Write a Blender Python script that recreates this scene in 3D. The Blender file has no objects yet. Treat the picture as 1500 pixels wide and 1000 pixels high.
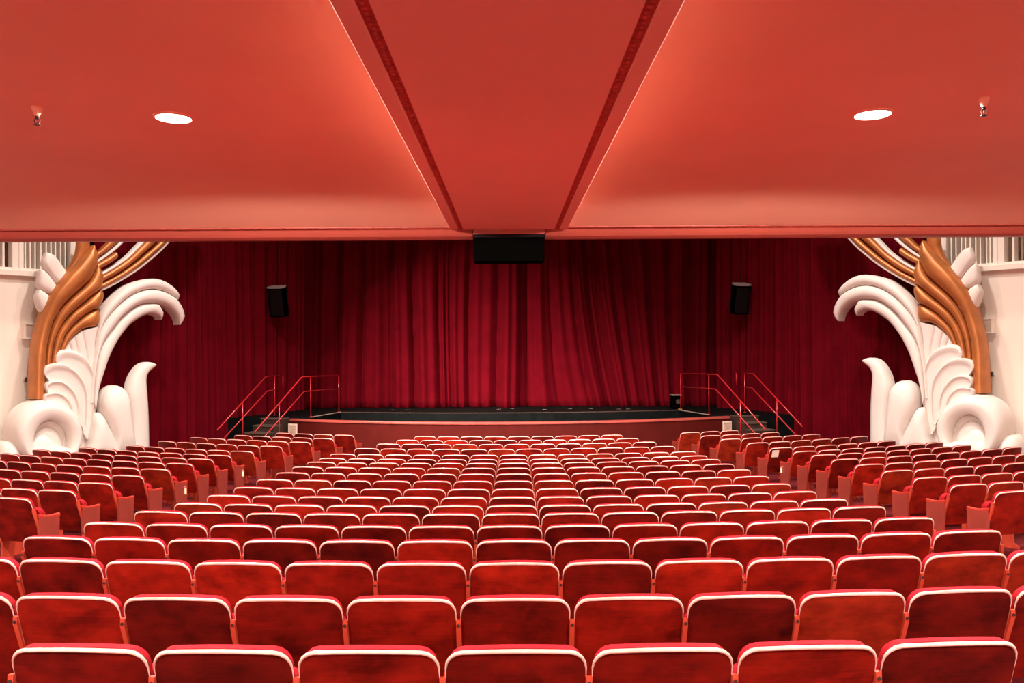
import bpy, math, random
from mathutils import Matrix, Vector

# ------------------------------------------------------------------ camera
S = bpy.context.scene
COL = S.collection
F = 1167.0                       # focal length in pixels of the 1500 x 1000 frame
CAM_Z = 3.03
YAW = 0.0030                     # the camera looks a touch to the house right
ROLL = 0.0058
fw = Vector((math.sin(YAW), math.cos(YAW), 0))
rt0 = Vector((math.cos(YAW), -math.sin(YAW), 0)); up0 = Vector((0, 0, 1))
rt = rt0 * math.cos(ROLL) - up0 * math.sin(ROLL)
upv = up0 * math.cos(ROLL) + rt0 * math.sin(ROLL)
CAM = Vector((0, 0, CAM_Z))
cd = bpy.data.cameras.new('camera'); cam = bpy.data.objects.new('camera', cd); COL.objects.link(cam)
cd.sensor_width = 36.0; cd.lens = F / 1500 * 36.0
cd.clip_start = 0.05; cd.clip_end = 200
M = Matrix((rt, upv, -fw)).transposed().to_4x4(); M.translation = CAM
cam.matrix_world = M
S.camera = cam

# ------------------------------------------------------------------ world, exposure, house lights
w = bpy.data.worlds.new('world'); S.world = w; w.use_nodes = True
w.node_tree.nodes['Background'].inputs[0].default_value = (1, .85, .75, 1)
w.node_tree.nodes['Background'].inputs[1].default_value = 0.02
S.view_settings.view_transform = 'Standard'; S.view_settings.look = 'None'
S.view_settings.gamma = 1; S.view_settings.use_curve_mapping = False
S.view_settings.exposure = 0.45

def area(name, loc, size, power, col, target=None, spread=math.pi):
    l = bpy.data.lights.new(name, 'AREA'); l.shape = 'DISK'; l.size = size; l.energy = power; l.color = col[:3]
    l.spread = spread
    o = bpy.data.objects.new(name, l); COL.objects.link(o); o.location = loc
    d = (Vector(target) - Vector(loc)) if target else Vector((0, 0, -1))
    o.rotation_euler = d.to_track_quat('-Z', 'Y').to_euler()
    return o
WARM = (1.0, .87, .75)
HOUSE = (1.0, .92, .83)
# house lights in the hall ceiling, beyond the balcony
for x in (-6.0, -2.0, 2.0, 6.0):
    for y in (11.5, 15.5):
        area('house_light', (x, y, 10.6), .5, 250, HOUSE, None, math.radians(126))
# added fill above the balcony lip, brightening the front seats and curtain foot
for x in (-4.5, 0, 4.5):
    area('balcony_spot', (x, 9.35, CAM_Z + 2.5), .3, 65, WARM, (x * .5, 19.5, .3), math.radians(48))
# added raking light from high house-left, for contrast in the curtain folds
area('box_spot', (-8.6, 13.0, 8.4), .3, 170, WARM, (-.3, 25.2, .6), math.radians(38))
# added unseen fill points along the rear wall, lifting soffit and seat backs
def point(name, loc, power, r=.12):
    l = bpy.data.lights.new(name, 'POINT'); l.energy = power; l.color = WARM; l.shadow_soft_size = r
    o = bpy.data.objects.new(name, l); COL.objects.link(o); o.location = loc
for x in (-9.0, -5.5, -2.0, 2.0, 5.5, 9.0): point('wall_sconce', (x, -4.6, CAM_Z + .25), 45)
def hemi(name, loc, power, parent=None):
    """a downlight's shallow dome lens: even light over the whole half-space below it"""
    l = bpy.data.lights.new(name, 'SPOT'); l.energy = power; l.color = WARM; l.shadow_soft_size = .09
    l.spot_size = math.radians(178); l.spot_blend = .03
    o = bpy.data.objects.new(name, l); COL.objects.link(o); o.location = loc; o.parent = parent
DOWN_P = 1150
# recessed downlights behind and beside the two in view, in the balcony soffit
SOF_Z = CAM_Z + 1.53
for x, y in ((-2.3, 1.0), (2.3, 1.0), (-6.9, 1.0), (6.9, 1.0), (-6.9, 5.3), (6.9, 5.3)):
    area('soffit_light', (x, y, SOF_Z - .02), .18, 225, WARM)


# ------------------------------------------------------------------ helpers
def lerp(a, b, t): return a + (b - a) * t
def mesh(name, V, Fc, smooth=True):
    me = bpy.data.meshes.new(name); me.from_pydata([tuple(v) for v in V], [], Fc); me.update()
    if smooth: me.polygons.foreach_set('use_smooth', [True] * len(me.polygons))
    return me
def obj(name, me, mat=None, parent=None, loc=None):
    o = bpy.data.objects.new(name, me); COL.objects.link(o)
    if mat and not me.materials: me.materials.append(mat)
    if parent: o.parent = parent
    if loc: o.location = loc
    return o
def tag(o, label=None, cat=None, group=None, kind=None):
    if label: o['label'] = label
    if cat: o['category'] = cat
    if group: o['group'] = group
    if kind: o['kind'] = kind
    return o
def thing(name, label, cat, loc=(0, 0, 0), rz=0, group=None):
    o = bpy.data.objects.new(name, None); COL.objects.link(o); o.empty_display_size = .1
    o.location = loc; o.rotation_euler = (0, 0, rz)
    return tag(o, label, cat, group)

class MB:
    def __init__(s): s.V = []; s.F = []
    def add(s, V, Fc):
        n = len(s.V); s.V += [tuple(v) for v in V]; s.F += [tuple(i + n for i in f) for f in Fc]; return s
    def box(s, x0, x1, y0, y1, z0, z1, T=None):
        V = [Vector((x, y, z)) for z in (z0, z1) for y in (y0, y1) for x in (x0, x1)]
        if T: V = [T @ v for v in V]
        return s.add(V, [(0, 2, 3, 1), (4, 5, 7, 6), (0, 1, 5, 4), (2, 6, 7, 3), (0, 4, 6, 2), (1, 3, 7, 5)])
    def prism(s, poly, fn0, fn1):
        n = len(poly)
        V = [fn0(p) for p in poly] + [fn1(p) for p in poly]
        Fc = [tuple(range(n - 1, -1, -1)), tuple(range(n, 2 * n))] + [(i, (i + 1) % n, n + (i + 1) % n, n + i) for i in range(n)]
        return s.add(V, Fc)
    def tube(s, path, r, n=8, caps=True):
        P = [Vector(p) for p in path]; V = []; Fc = []
        prev = None
        for i, p in enumerate(P):
            t = (P[min(i + 1, len(P) - 1)] - P[max(i - 1, 0)]).normalized()
            if prev is None:
                a = Vector((0, 0, 1)) if abs(t.z) < .9 else Vector((1, 0, 0))
            else: a = prev
            b = t.cross(a).normalized(); a = b.cross(t).normalized(); prev = a
            rr = r[i] if isinstance(r, (list, tuple)) else r
            for k in range(n):
                q = 2 * math.pi * k / n
                V.append(p + (a * math.cos(q) + b * math.sin(q)) * rr)
        for i in range(len(P) - 1):
            for k in range(n):
                Fc.append((i * n + k, i * n + (k + 1) % n, (i + 1) * n + (k + 1) % n, (i + 1) * n + k))
        if caps:
            Fc.append(tuple(range(n - 1, -1, -1))); Fc.append(tuple((len(P) - 1) * n + k for k in range(n)))
        return s.add(V, Fc)
    def lathe(s, prof, n=24, o=(0, 0, 0)):
        V = []; Fc = []
        for r, z in prof:
            for k in range(n):
                q = 2 * math.pi * k / n; V.append((o[0] + r * math.cos(q), o[1] + r * math.sin(q), o[2] + z))
        for i in range(len(prof) - 1):
            for k in range(n):
                Fc.append((i * n + k, i * n + (k + 1) % n, (i + 1) * n + (k + 1) % n, (i + 1) * n + k))
        Fc.append(tuple(range(n - 1, -1, -1))); Fc.append(tuple((len(prof) - 1) * n + k for k in range(n)))
        return s.add(V, Fc)
    def build(s, name, mat=None, parent=None, smooth=False, bevel=0):
        o = obj(name, mesh(name, s.V, s.F, smooth), mat, parent)
        if bevel:
            b = o.modifiers.new('bevel', 'BEVEL'); b.width = bevel; b.segments = 2; b.limit_method = 'ANGLE'
        return o

# ------------------------------------------------------------------ materials
def nodes(name):
    m = bpy.data.materials.new(name); m.use_nodes = True; nt = m.node_tree
    return m, nt, nt.nodes['Principled BSDF']
def plain(name, c, rough=.6, spec=.5, metal=0, coat=0, var=.08, scale=6, bump=0, bscale=60, sheen=0):
    m, nt, b = nodes(name)
    tc = nt.nodes.new('ShaderNodeTexCoord'); n = nt.nodes.new('ShaderNodeTexNoise'); n.inputs['Scale'].default_value = scale
    n.inputs['Detail'].default_value = 4
    r = nt.nodes.new('ShaderNodeValToRGB')
    lo = tuple(v * (1 - var) for v in c); hi = tuple(min(1, v * (1 + var)) for v in c)
    r.color_ramp.elements[0].position = .3; r.color_ramp.elements[1].position = .7
    r.color_ramp.elements[0].color = (*lo, 1); r.color_ramp.elements[1].color = (*hi, 1)
    nt.links.new(tc.outputs['Object'], n.inputs['Vector']); nt.links.new(n.outputs['Fac'], r.inputs['Fac'])
    nt.links.new(r.outputs['Color'], b.inputs['Base Color'])
    b.inputs['Roughness'].default_value = rough; b.inputs['Specular IOR Level'].default_value = spec
    b.inputs['Metallic'].default_value = metal; b.inputs['Coat Weight'].default_value = coat; b.inputs['Coat Roughness'].default_value = .15
    b.inputs['Sheen Weight'].default_value = sheen
    if sheen: b.inputs['Sheen Roughness'].default_value = .4; b.inputs['Sheen Tint'].default_value = (*[min(1, v * 3) for v in c], 1)
    if bump:
        n2 = nt.nodes.new('ShaderNodeTexNoise'); n2.inputs['Scale'].default_value = bscale; n2.inputs['Detail'].default_value = 3
        bp = nt.nodes.new('ShaderNodeBump'); bp.inputs['Strength'].default_value = bump; bp.inputs['Distance'].default_value = .01
        nt.links.new(tc.outputs['Object'], n2.inputs['Vector']); nt.links.new(n2.outputs['Fac'], bp.inputs['Height'])
        nt.links.new(bp.outputs['Normal'], b.inputs['Normal'])
    return m
def wood(name, lo, hi):
    """red-stained varnished plywood with blotchy wear; each seat gets its own pattern"""
    m, nt, b = nodes(name)
    tc = nt.nodes.new('ShaderNodeTexCoord'); oi = nt.nodes.new('ShaderNodeObjectInfo')
    mp = nt.nodes.new('ShaderNodeMapping'); mp.inputs['Scale'].default_value = (1.0, 1.0, 1.6)
    cx = nt.nodes.new('ShaderNodeVectorMath'); cx.operation = 'SCALE'; cx.inputs[0].default_value = (37, 11, 23)
    ad = nt.nodes.new('ShaderNodeVectorMath'); ad.operation = 'ADD'
    nt.links.new(oi.outputs['Random'], cx.inputs['Scale'])
    nt.links.new(tc.outputs['Object'], mp.inputs['Vector'])
    nt.links.new(mp.outputs[0], ad.inputs[0]); nt.links.new(cx.outputs[0], ad.inputs[1])
    n = nt.nodes.new('ShaderNodeTexNoise'); n.inputs['Scale'].default_value = 4.5; n.inputs['Detail'].default_value = 5; n.inputs['Roughness'].default_value = .62
    nt.links.new(ad.outputs[0], n.inputs['Vector'])
    st = nt.nodes.new('ShaderNodeMapping'); st.inputs['Scale'].default_value = (3, 3, 60)
    nt.links.new(ad.outputs[0], st.inputs['Vector'])
    g = nt.nodes.new('ShaderNodeTexNoise'); g.inputs['Scale'].default_value = 1.6; g.inputs['Detail'].default_value = 3
    nt.links.new(st.outputs[0], g.inputs['Vector'])
    mx = nt.nodes.new('ShaderNodeMath'); mx.operation = 'MULTIPLY_ADD'; mx.inputs[1].default_value = .22
    nt.links.new(g.outputs['Fac'], mx.inputs[0]); nt.links.new(n.outputs['Fac'], mx.inputs[2])
    r = nt.nodes.new('ShaderNodeValToRGB'); r.color_ramp.elements[0].position = .40; r.color_ramp.elements[1].position = .82  # blotch contrast also imitates reflections in the varnish
    r.color_ramp.elements[0].color = (*lo, 1); r.color_ramp.elements[1].color = (*hi, 1)
    nt.links.new(mx.outputs[0], r.inputs['Fac']); nt.links.new(r.outputs['Color'], b.inputs['Base Color'])
    b.inputs['Roughness'].default_value = .36; b.inputs['Specular IOR Level'].default_value = .22
    b.inputs['Coat Weight'].default_value = .18; b.inputs['Coat Roughness'].default_value = .2
    return m
def emit(name, c, s):
    m, nt, b = nodes(name)
    b.inputs['Base Color'].default_value = (*c, 1); b.inputs['Emission Color'].default_value = (*c, 1); b.inputs['Emission Strength'].default_value = s
    return m

WOODS = {'dark': wood('seat_wood_dark', (0.030, 0.0016, 0.0012), (0.152, 0.0066, 0.0040)),
         'deep': wood('seat_wood_deep', (0.048, 0.0021, 0.0015), (0.217, 0.0085, 0.0044)),
         'mid': wood('seat_wood_mid', (0.076, 0.0026, 0.0015), (0.304, 0.0122, 0.0053)),
         'bright': wood('seat_wood_bright', (0.121, 0.0037, 0.0019), (0.421, 0.0189, 0.0071)),
         'brown': wood('seat_wood_brown', (0.088, 0.0047, 0.0023), (0.334, 0.0246, 0.0080))}
RIM = plain('seat_rim', (.82, .52, .45), .22, .7, coat=1, var=.15, scale=20)
PAD = plain('seat_velvet', (.34, .009, .018), .8, .1, var=.1, scale=8, sheen=.2)
IRON = plain('seat_iron', (.48, .055, .028), .38, .4, var=.1, scale=8)
ENDP = plain('seat_end_panel', (.27, .040, .028), .42, .4, var=.12, scale=5)
ARM = plain('seat_arm_wood', (.42, .032, .020), .3, .5, coat=.4, var=.15, scale=14)
BOLT = plain('bolt_dark', (.03, .015, .012), .5)
CARPET = plain('carpet', (.11, .008, .010), .95, .1, var=.25, scale=30, bump=.3, bscale=300)
SOFFIT = plain('soffit_paint', (.90, .42, .30), .62, .25, var=.03, scale=1.3)
BEAMP = plain('beam_paint', (.90, .40, .31), .6, .25, var=.03, scale=1.3)
STRIPE = plain('stencil_red', (.46, .06, .045), .6, .25, var=.25, scale=24)
LIP = plain('lip_paint', (.36, .065, .045), .45, .4, var=.06, scale=3)
CREAM = plain('cream_wall', (.86, .76, .66), .75, .2, var=.035, scale=.9, bump=.05, bscale=90)
CREAMT = plain('cream_trim', (.86, .77, .68), .6, .3, var=.03, scale=3)
PLASTER = plain('white_plaster', (.76, .68, .63), .5, .35, var=.03, scale=3)
GOLD = plain('gold_paint', (.47, .155, .042), .40, .5, metal=.4, var=.16, scale=3.5)
GRILLE = plain('grille_dark', (.30, .17, .12), .8, .1, var=.3, scale=4)
PIPE = plain('pipe_cream', (.62, .48, .38), .5, .4, var=.1, scale=5)
VELVET = plain('curtain_velvet', (.115, .0024, .0070), .95, .02, var=.12, scale=2.5, sheen=.2)
VELVET2 = plain('side_drape_velvet', (.135, .0028, .0085), .95, .02, var=.12, scale=2.5, sheen=.2)
BLACK = plain('stage_black', (.0045, .0055, .0055), .7, .06, var=.35, scale=6)
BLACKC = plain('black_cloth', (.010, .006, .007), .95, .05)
BOXB = plain('black_box', (.0012, .0011, .0010), 1.0, .0)
PITW = plain('pit_wall_red', (.075, .006, .0045), .6, .08, var=.12, scale=3)
PITC = plain('pit_cap_red', (.42, .07, .055), .4, .4, var=.1, scale=3)
RAIL = plain('rail_red', (.55, .022, .026), .2, .7, coat=.5, var=.05)
STEP = plain('step_dark', (.055, .03, .024), .6, .3, var=.2)
NOSE = plain('step_nosing', (.42, .30, .24), .5, .3, var=.2, scale=20)
PAPER = plain('paper', (.83, .66, .56), .8, .1, var=.05, scale=20)
SIGNIN = plain('sign_inset', (.66, .44, .34), .7, .1, var=.12, scale=9)
SPKT = plain('speaker_top_grey', (.40, .34, .30), .7, .2)  # overhead light on the cabinet top, put into a paler grey
METAL = plain('dark_metal', (.030, .014, .010), .5, .3, metal=.2)
BRASS = plain('brass', (.55, .38, .12), .35, .5, metal=.8)
LAMPE = emit('lamp_lens', (1, .93, .84), 40)
AISLEE = emit('aisle_lamp_glow', (1, .62, .40), .8)
TREAD = plain('step_tread', (.12, .075, .058), .6, .3, var=.25, scale=12)
BOXIN = plain('box_inset', (.60, .46, .38), .7, .2, var=.04)  # shade of the recess put into a darker inset colour

# ------------------------------------------------------------------ the setting
ROWD = [2.92 + .8537 * i for i in range(19)]
ROWT = [1.126, 1.213, 1.283, 1.368, 1.465, 1.553, 1.655, 1.737, 1.803, 1.855, 1.903, 1.953, 2.008, 2.07, 2.115, 2.122, 2.137, 2.16, 2.18]
BACKH = .85
AC = 34.0                                    # the rows are arcs about (0, 34)
FL = [(AC - d, CAM_Z - t - BACKH) for d, t in zip(ROWD, ROWT)]      # radius -> floor height
FL = [(AC + 6, FL[0][1] + .62)] + [(AC, FL[0][1] + .30)] + FL + [(10, 0.0), (0, 0)]
def floor_z(x, y):
    r = math.hypot(x, AC - y)
    for (r0, z0), (r1, z1) in zip(FL, FL[1:]):
        if r0 >= r >= r1: return lerp(z0, z1, (r0 - r) / (r0 - r1))
    return FL[0][1] if r > FL[0][0] else 0.0

HW = 11.6
def grid_floor():
    xs = [-HW + 2 * HW * i / 40 for i in range(41)]; ys = [-5 + i * .5 for i in range(64)]
    V = [(x, y, floor_z(x, y)) for y in ys for x in xs]
    n = len(xs)
    Fc = [(j * n + i, j * n + i + 1, (j + 1) * n + i + 1, (j + 1) * n + i) for j in range(len(ys) - 1) for i in range(n - 1)]
    o = obj('floor', mesh('floor', V, Fc), CARPET)
    so = o.modifiers.new('thick', 'SOLIDIFY'); so.thickness = .1; so.offset = -1
    return tag(o, 'dark red carpeted floor sloping down towards the stage', kind='structure')
grid_floor()

# balcony soffit: flat, a soft cove, then a sloping fascia down to the lip
prof = [(-5, 1.53), (2, 1.53), (6.75, 1.53), (7.05, 1.527), (7.22, 1.519), (7.36, 1.506), (7.5, 1.487), (7.65, 1.459), (7.85, 1.417), (8.75, 1.243)]
topz = 1.85
V = []; n = len(prof)
for sx in (-HW, HW):
    V += [(sx, d, CAM_Z + z) for d, z in prof] + [(sx, prof[-1][0], CAM_Z + topz), (sx, -5, CAM_Z + topz)]
k = n + 2
Fc = [(i, (i + 1), k + (i + 1), k + i) for i in range(n - 1)] + [(n - 1, n, k + n, k + n - 1), (n, n + 1, k + n + 1, k + n), (n + 1, 0, k, k + n + 1)]
Fc += [tuple(range(k - 1, -1, -1)), tuple(range(k, 2 * k))]
cl = obj('ceiling', mesh('ceiling', V, Fc, False), SOFFIT)
for i, p in enumerate(cl.data.polygons): p.use_smooth = i < n - 1
cl.data.set_sharp_from_angle(angle=math.radians(40))
tag(cl, 'salmon painted underside of the balcony with coved front edge', kind='structure')

# rounded lip along the balcony front, cut away in the middle for the black box
def lip(x0, x1):
    sec = [(8.70, 1.244), (8.75, 1.255), (8.80, 1.238), (8.83, 1.20), (8.86, 1.172), (8.93, 1.150), (9.02, 1.150), (9.09, 1.172), (9.12, 1.22), (9.12, 1.9), (8.70, 1.9)]
    m = MB(); m.prism(sec, lambda p: (x0, p[0], CAM_Z + p[1]), lambda p: (x1, p[0], CAM_Z + p[1]))
    return m
BX = .402
o = lip(-HW, -BX).build('trim_1', LIP, smooth=False, bevel=.006); tag(o, 'rounded red lip of the balcony front on house-left', kind='structure')
o = lip(BX, HW).build('trim_2', LIP, smooth=False, bevel=.006); tag(o, 'rounded red lip of the balcony front on house-right', kind='structure')
m = MB().box(-BX, BX, 8.72, 9.1, CAM_Z + 1.255, CAM_Z + 1.9); o = m.build('trim_3', LIP); tag(o, 'set-back piece of balcony lip above the black box', kind='structure')
# balcony parapet and floor above (out of view, keeps the hall light off the soffit)
m = MB().box(-HW, HW, 8.9, 9.1, CAM_Z + 1.9, CAM_Z + 2.7); tag(m.build('wall_balcony', CREAM), 'balcony parapet above the lip', kind='structure')

# central dropped beam with two stencilled grooves
bz = CAM_Z + 1.228; bt = CAM_Z + 1.528
HB = .645; GA, GB = .555, .50
beam = MB().box(-GB, GB, -5, 8.74, bz, bt).build('trim_4', BEAMP)
tag(beam, 'wide flat dropped beam running down the middle of the soffit', kind='structure')
for s in (-1, 1):
    a, b = sorted((s * HB, s * GA)); MB().box(a, b, -5, 8.74, bz, bt).build('beam_edge', BEAMP, beam, bevel=.008)
    a, b = sorted((s * GA, s * GB)); MB().box(a, b, -5, 8.74, bz + .012, bt).build('stencil_band', STRIPE, beam)
    m = MB()
    for i in range(150):
        y = 1.5 + i * .0485
        m.lathe([(.0, -.008), (.012, -.006), (.017, 0.004)], 8, (s * (GA + GB) / 2, y, bz + .012))
    o = m.build('band_boss', STRIPE, beam, smooth=True); o['kind'] = 'stuff'

# hall shell
WP0 = Vector((-9.55, 17.75, 0)); WP1 = Vector((-11.6, 14.85, 0))
WD = (WP1 - WP0).normalized(); WN = Vector((-WD.y, WD.x, 0))
if WN.y > 0: WN = -WN                          # faces the hall (left side: +x, -y)
WLEN = (WP1 - WP0).length
def mx(v, s): return Vector((v.x * s, v.y, v.z))
def fix(fcs, s): return fcs if s > 0 else [tuple(reversed(f)) for f in fcs]
def wallpt(t, h, z): p = WP0 + WD * t + WN * h; return Vector((p.x, p.y, z))
def wbox(mb, t0, t1, h0, h1, z0, z1, s):
    V = [mx(wallpt(t, h, z), s) for z in (z0, z1) for h in (h0, h1) for t in (t0, t1)]
    Fc = [(0, 2, 3, 1), (4, 5, 7, 6), (0, 1, 5, 4), (2, 6, 7, 3), (0, 4, 6, 2), (1, 3, 7, 5)]
    return mb.add(V, fix(Fc, -s))
CEIL = 11.0
SILL = 4.56
for s, side in ((1, 'left'), (-1, 'right')):
    m = MB()
    x0, x1 = sorted((-s * HW, -s * (HW + .25)))
    m.box(x0, x1, -5, 14.85, 0, CEIL)
    wbox(m, -.02, WLEN, -.3, 0, 0, SILL, s)              # below the organ grille
    wbox(m, -.02, WLEN, -.3, 0, 7.6, CEIL, s)            # above it
    wbox(m, -.02, .14, -.3, 0, SILL, 7.6, s)
    wl = m.build('wall_' + side, CREAM); tag(wl, 'cream plaster side wall with organ grille on house-' + side, kind='structure')
    # organ chamber behind the grille
    m = MB(); wbox(m, -.02, WLEN, -.95, -.85, SILL - .3, 7.8, s); m.build('chamber_back', GRILLE, wl)
    m = MB(); wbox(m, -.02, WLEN, -.95, -.28, SILL - .35, SILL - .02, s); m.build('chamber_floor', GRILLE, wl)
    # splayed wall behind the side drapes, up to the proscenium
    m = MB()
    a = mx(Vector((-9.9, 18.6, 0)), s); b = mx(Vector((-7.0, 25.0, 0)), s); off = mx(Vector((-.5, .1, 0)), s)
    V = [a, b, b + off, a + off]; V = V + [v + Vector((0, 0, CEIL)) for v in V]
    m.add(V, fix([(0, 1, 5, 4), (1, 2, 6, 5), (2, 3, 7, 6), (3, 0, 4, 7), (4, 5, 6, 7), (3, 2, 1, 0)], s))
    a = mx(Vector((-9.52, 17.72, 0)), s); b = mx(Vector((-9.95, 18.7, 0)), s); off = mx(Vector((-.4, -.1, 0)), s)
    V = [a, b, b + off, a + off]; V = V + [v + Vector((0, 0, CEIL)) for v in V]
    m.add(V, fix([(0, 1, 5, 4), (1, 2, 6, 5), (2, 3, 7, 6), (3, 0, 4, 7), (4, 5, 6, 7), (3, 2, 1, 0)], s))
    x0, x1 = sorted((-s * 6.75, -s * 12)); m.box(x0, x1, 24.9, 25.2, 0, CEIL)
    tag(m.build('wall_proscenium_' + side, BLACKC), 'dark splayed wall behind the side drape on house-' + side, kind='structure')
tag(MB().box(-HW - .3, HW + .3, -5.3, -5, 0, CEIL).build('wall_back', CREAM), 'rear wall of the hall', kind='structure')
tag(MB().box(-12, 12, 27.0, 27.3, 0, CEIL).build('wall_stage', BLACKC), 'black back wall of the stage house', kind='structure')
tag(MB().box(-12.2, 12.2, -5, 27.3, CEIL, CEIL + .2).build('ceiling_hall', CREAM), 'high ceiling over the front of the hall', kind='structure')
tag(MB().box(-12, 12, 24.75, 25.0, 6.9, CEIL).build('wall_header', VELVET2), 'red proscenium header above the stage opening', kind='structure')

# organ grille: sill, posts, slats and the uneven pipes behind
rng = random.Random(4)
def organ(s, side):
    base = mx(wallpt(.9, .05, SILL), s)
    g = thing('organ_grille', 'cream organ grille of upright slats above the wall ledge, house-%s side' % side, 'organ grille', base)
    g.location = (0, 0, 0); off = Vector((0, 0, 0))
    m = MB(); wbox(m, .0, WLEN, -.05, .10, SILL - .10, SILL + .02, s); m.build('ledge', CREAMT, g, bevel=.01)
    m = MB(); wbox(m, .0, WLEN, -.05, .04, SILL + .02, SILL + .07, s); m.build('ledge_fillet', CREAMT, g)
    for t0, t1 in ((.08, .22), (1.18, 1.27), (1.275, 1.40), (2.55, 2.75), (3.4, 3.55)):
        m = MB(); wbox(m, t0, t1, -.16, .05, SILL + .02, 7.6, s); m.build('post', CREAMT, g, bevel=.008)
    for a, b, n, ww in ((.26, 1.16, 9, .026), (1.44, 2.52, 5, .04), (2.8, 3.4, 4, .04)):
        for i in range(n):
            t = lerp(a, b, (i + .5) / n) + rng.uniform(-.015, .015)
            m = MB(); wbox(m, t - ww / 2, t + ww / 2, -.2, -.02, SILL + .02, 7.6, s); m.build('slat', CREAMT, g)
    for i in range(22):
        t = lerp(.25, 3.3, (i + rng.random() * .7) / 22); r = rng.uniform(.02, .045); h = rng.uniform(.10, .75)
        p = mx(wallpt(t, rng.uniform(-.6, -.32), 0), s)
        m = MB(); m.lathe([(r * .6, 0), (r, .06), (r, h), (r * .92, h), (r * .9, h - .02)], 10, (p.x, p.y, SILL - .02)); m.build('pipe', PIPE, g, smooth=True)
organ(1, 'left'); organ(-1, 'right')

# ------------------------------------------------------------------ pixel rays -> points in the hall (for tracing the relief onto its own wall plane)
def ray(px, py): return (fw * F + rt * (px - 750) + upv * (500 - py)).normalized()
OO = Vector((-9.9, 16.6, 0)); OE = Vector((math.sin(math.radians(38)), math.cos(math.radians(38)), 0)); ON = Vector((OE.y, -OE.x, 0))
def orn(px, py, h):
    """the point of the relief plane (raised by h) behind a traced point: (along the wall, height)"""
    d = ray(px, py); o = OO + ON * h
    k = (o - CAM).dot(ON) / d.dot(ON); p = CAM + d * k
    return ((p - o).dot(OE), p.z)
def onwall(px, py):
    d = ray(px, py); k = (WP0 - CAM).dot(WN) / d.dot(WN); p = CAM + d * k
    return ((p - WP0).dot(WD), p.z)

def resample(P, n, closed=False):
    """Catmull-Rom through P, then n points at equal arc length"""
    Q = []; m = len(P)
    rngi = range(m) if closed else range(m - 1)
    g = lambda i: P[i % m] if closed else P[max(0, min(m - 1, i))]
    for i in rngi:
        p0, p1, p2, p3 = g(i - 1), g(i), g(i + 1), g(i + 2)
        for k in range(10):
            t = k / 10; Q.append(tuple(.5 * (2 * b + (c - a) * t + (2 * a - 5 * b + 4 * c - d) * t * t + (-a + 3 * b - 3 * c + d) * t ** 3) for a, b, c, d in zip(p0, p1, p2, p3)))
    Q.append(tuple(P[0]) if closed else tuple(P[-1]))
    L = [0]
    for a, b in zip(Q, Q[1:]): L.append(L[-1] + math.hypot(a[0] - b[0], a[1] - b[1]))
    out = []; j = 0
    N = n if closed else n - 1
    for i in range(n):
        t = L[-1] * i / N
        while j < len(L) - 2 and L[j + 1] < t: j += 1
        u = (t - L[j]) / max(1e-9, L[j + 1] - L[j]); out.append(tuple(lerp(a, b, u) for a, b in zip(Q[j], Q[j + 1])))
    return out
class Relief:
    def __init__(self, root, s): self.root = root; self.s = s
    def put(self, name, V, Fc, mat):
        P = []
        for t, z, h in V:
            p = OO + OE * t + ON * h; P.append(mx(Vector((p.x, p.y, z)), self.s) - Vector(self.root.location))
        me = mesh(name, P, fix(Fc, self.s)); o = obj(name, me, mat, self.root)
        return o
    def ribbon(self, name, L, R, h0, bulge, mat, back=-.05, n=30, m=8, pw=.5, ridge=0.0):
        L = resample([orn(x, y, h0) for x, y in L], n); R = resample([orn(x, y, h0) for x, y in R], n)
        W = [math.dist(a, b) for a, b in zip(L, R)]; wm = max(W)
        V = []; Fc = []
        c = m + 3
        for i in range(n):
            k = (W[i] / wm) ** .6
            V.append((*L[i], back))
            for j in range(m + 1):
                u = j / m; uu = u ** (2 ** ridge) if ridge else u
                V.append((lerp(L[i][0], R[i][0], u), lerp(L[i][1], R[i][1], u), h0 + bulge * k * max(0, 1 - (2 * uu - 1) ** 2) ** pw))
            V.append((*R[i], back))
        for i in range(n - 1):
            for j in range(c - 1): Fc.append((i * c + j, i * c + j + 1, (i + 1) * c + j + 1, (i + 1) * c + j))
            Fc.append((i * c + c - 1, i * c, (i + 1) * c, (i + 1) * c + c - 1))
        Fc.append(tuple(range(c - 1, -1, -1))); Fc.append(tuple((n - 1) * c + j for j in range(c)))
        o = self.put(name, V, Fc, mat)
        e = o.modifiers.new('edge', 'EDGE_SPLIT'); e.split_angle = math.radians(58)
        return o
    def dish(self, name, out, cen, rings, mat, back=-.05, n=56, inner=None):
        """closed traced outline; rings (k, h): k=1 the outline, k=0 the centre (or the inner outline)"""
        h0 = rings[0][1]
        A = resample([orn(x, y, h0) for x, y in out], n, True)
        B = resample([orn(x, y, h0) for x, y in inner], n, True) if inner else [orn(*cen, h0)] * n
        V = [(*a, back) for a in A]; Fc = []
        for k, h in rings:
            for a, b in zip(A, B): V.append((lerp(b[0], a[0], k), lerp(b[1], a[1], k), h))
        q = len(rings) + 1
        for r in range(q - 1):
            for i in range(n): Fc.append((r * n + i, r * n + (i + 1) % n, (r + 1) * n + (i + 1) % n, (r + 1) * n + i))
        Fc.append(tuple((q - 1) * n + i for i in range(n))); Fc.append(tuple(range(n - 1, -1, -1)))
        o = self.put(name, V, Fc, mat)
        e = o.modifiers.new('edge', 'EDGE_SPLIT'); e.split_angle = math.radians(58)
        return o
def ell(cx, cy, rx, ry, n=24, a0=0):
    return [(cx + rx * math.cos(2 * math.pi * i / n), cy - ry * math.sin(2 * math.pi * i / n)) for i in range(n)]

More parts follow.
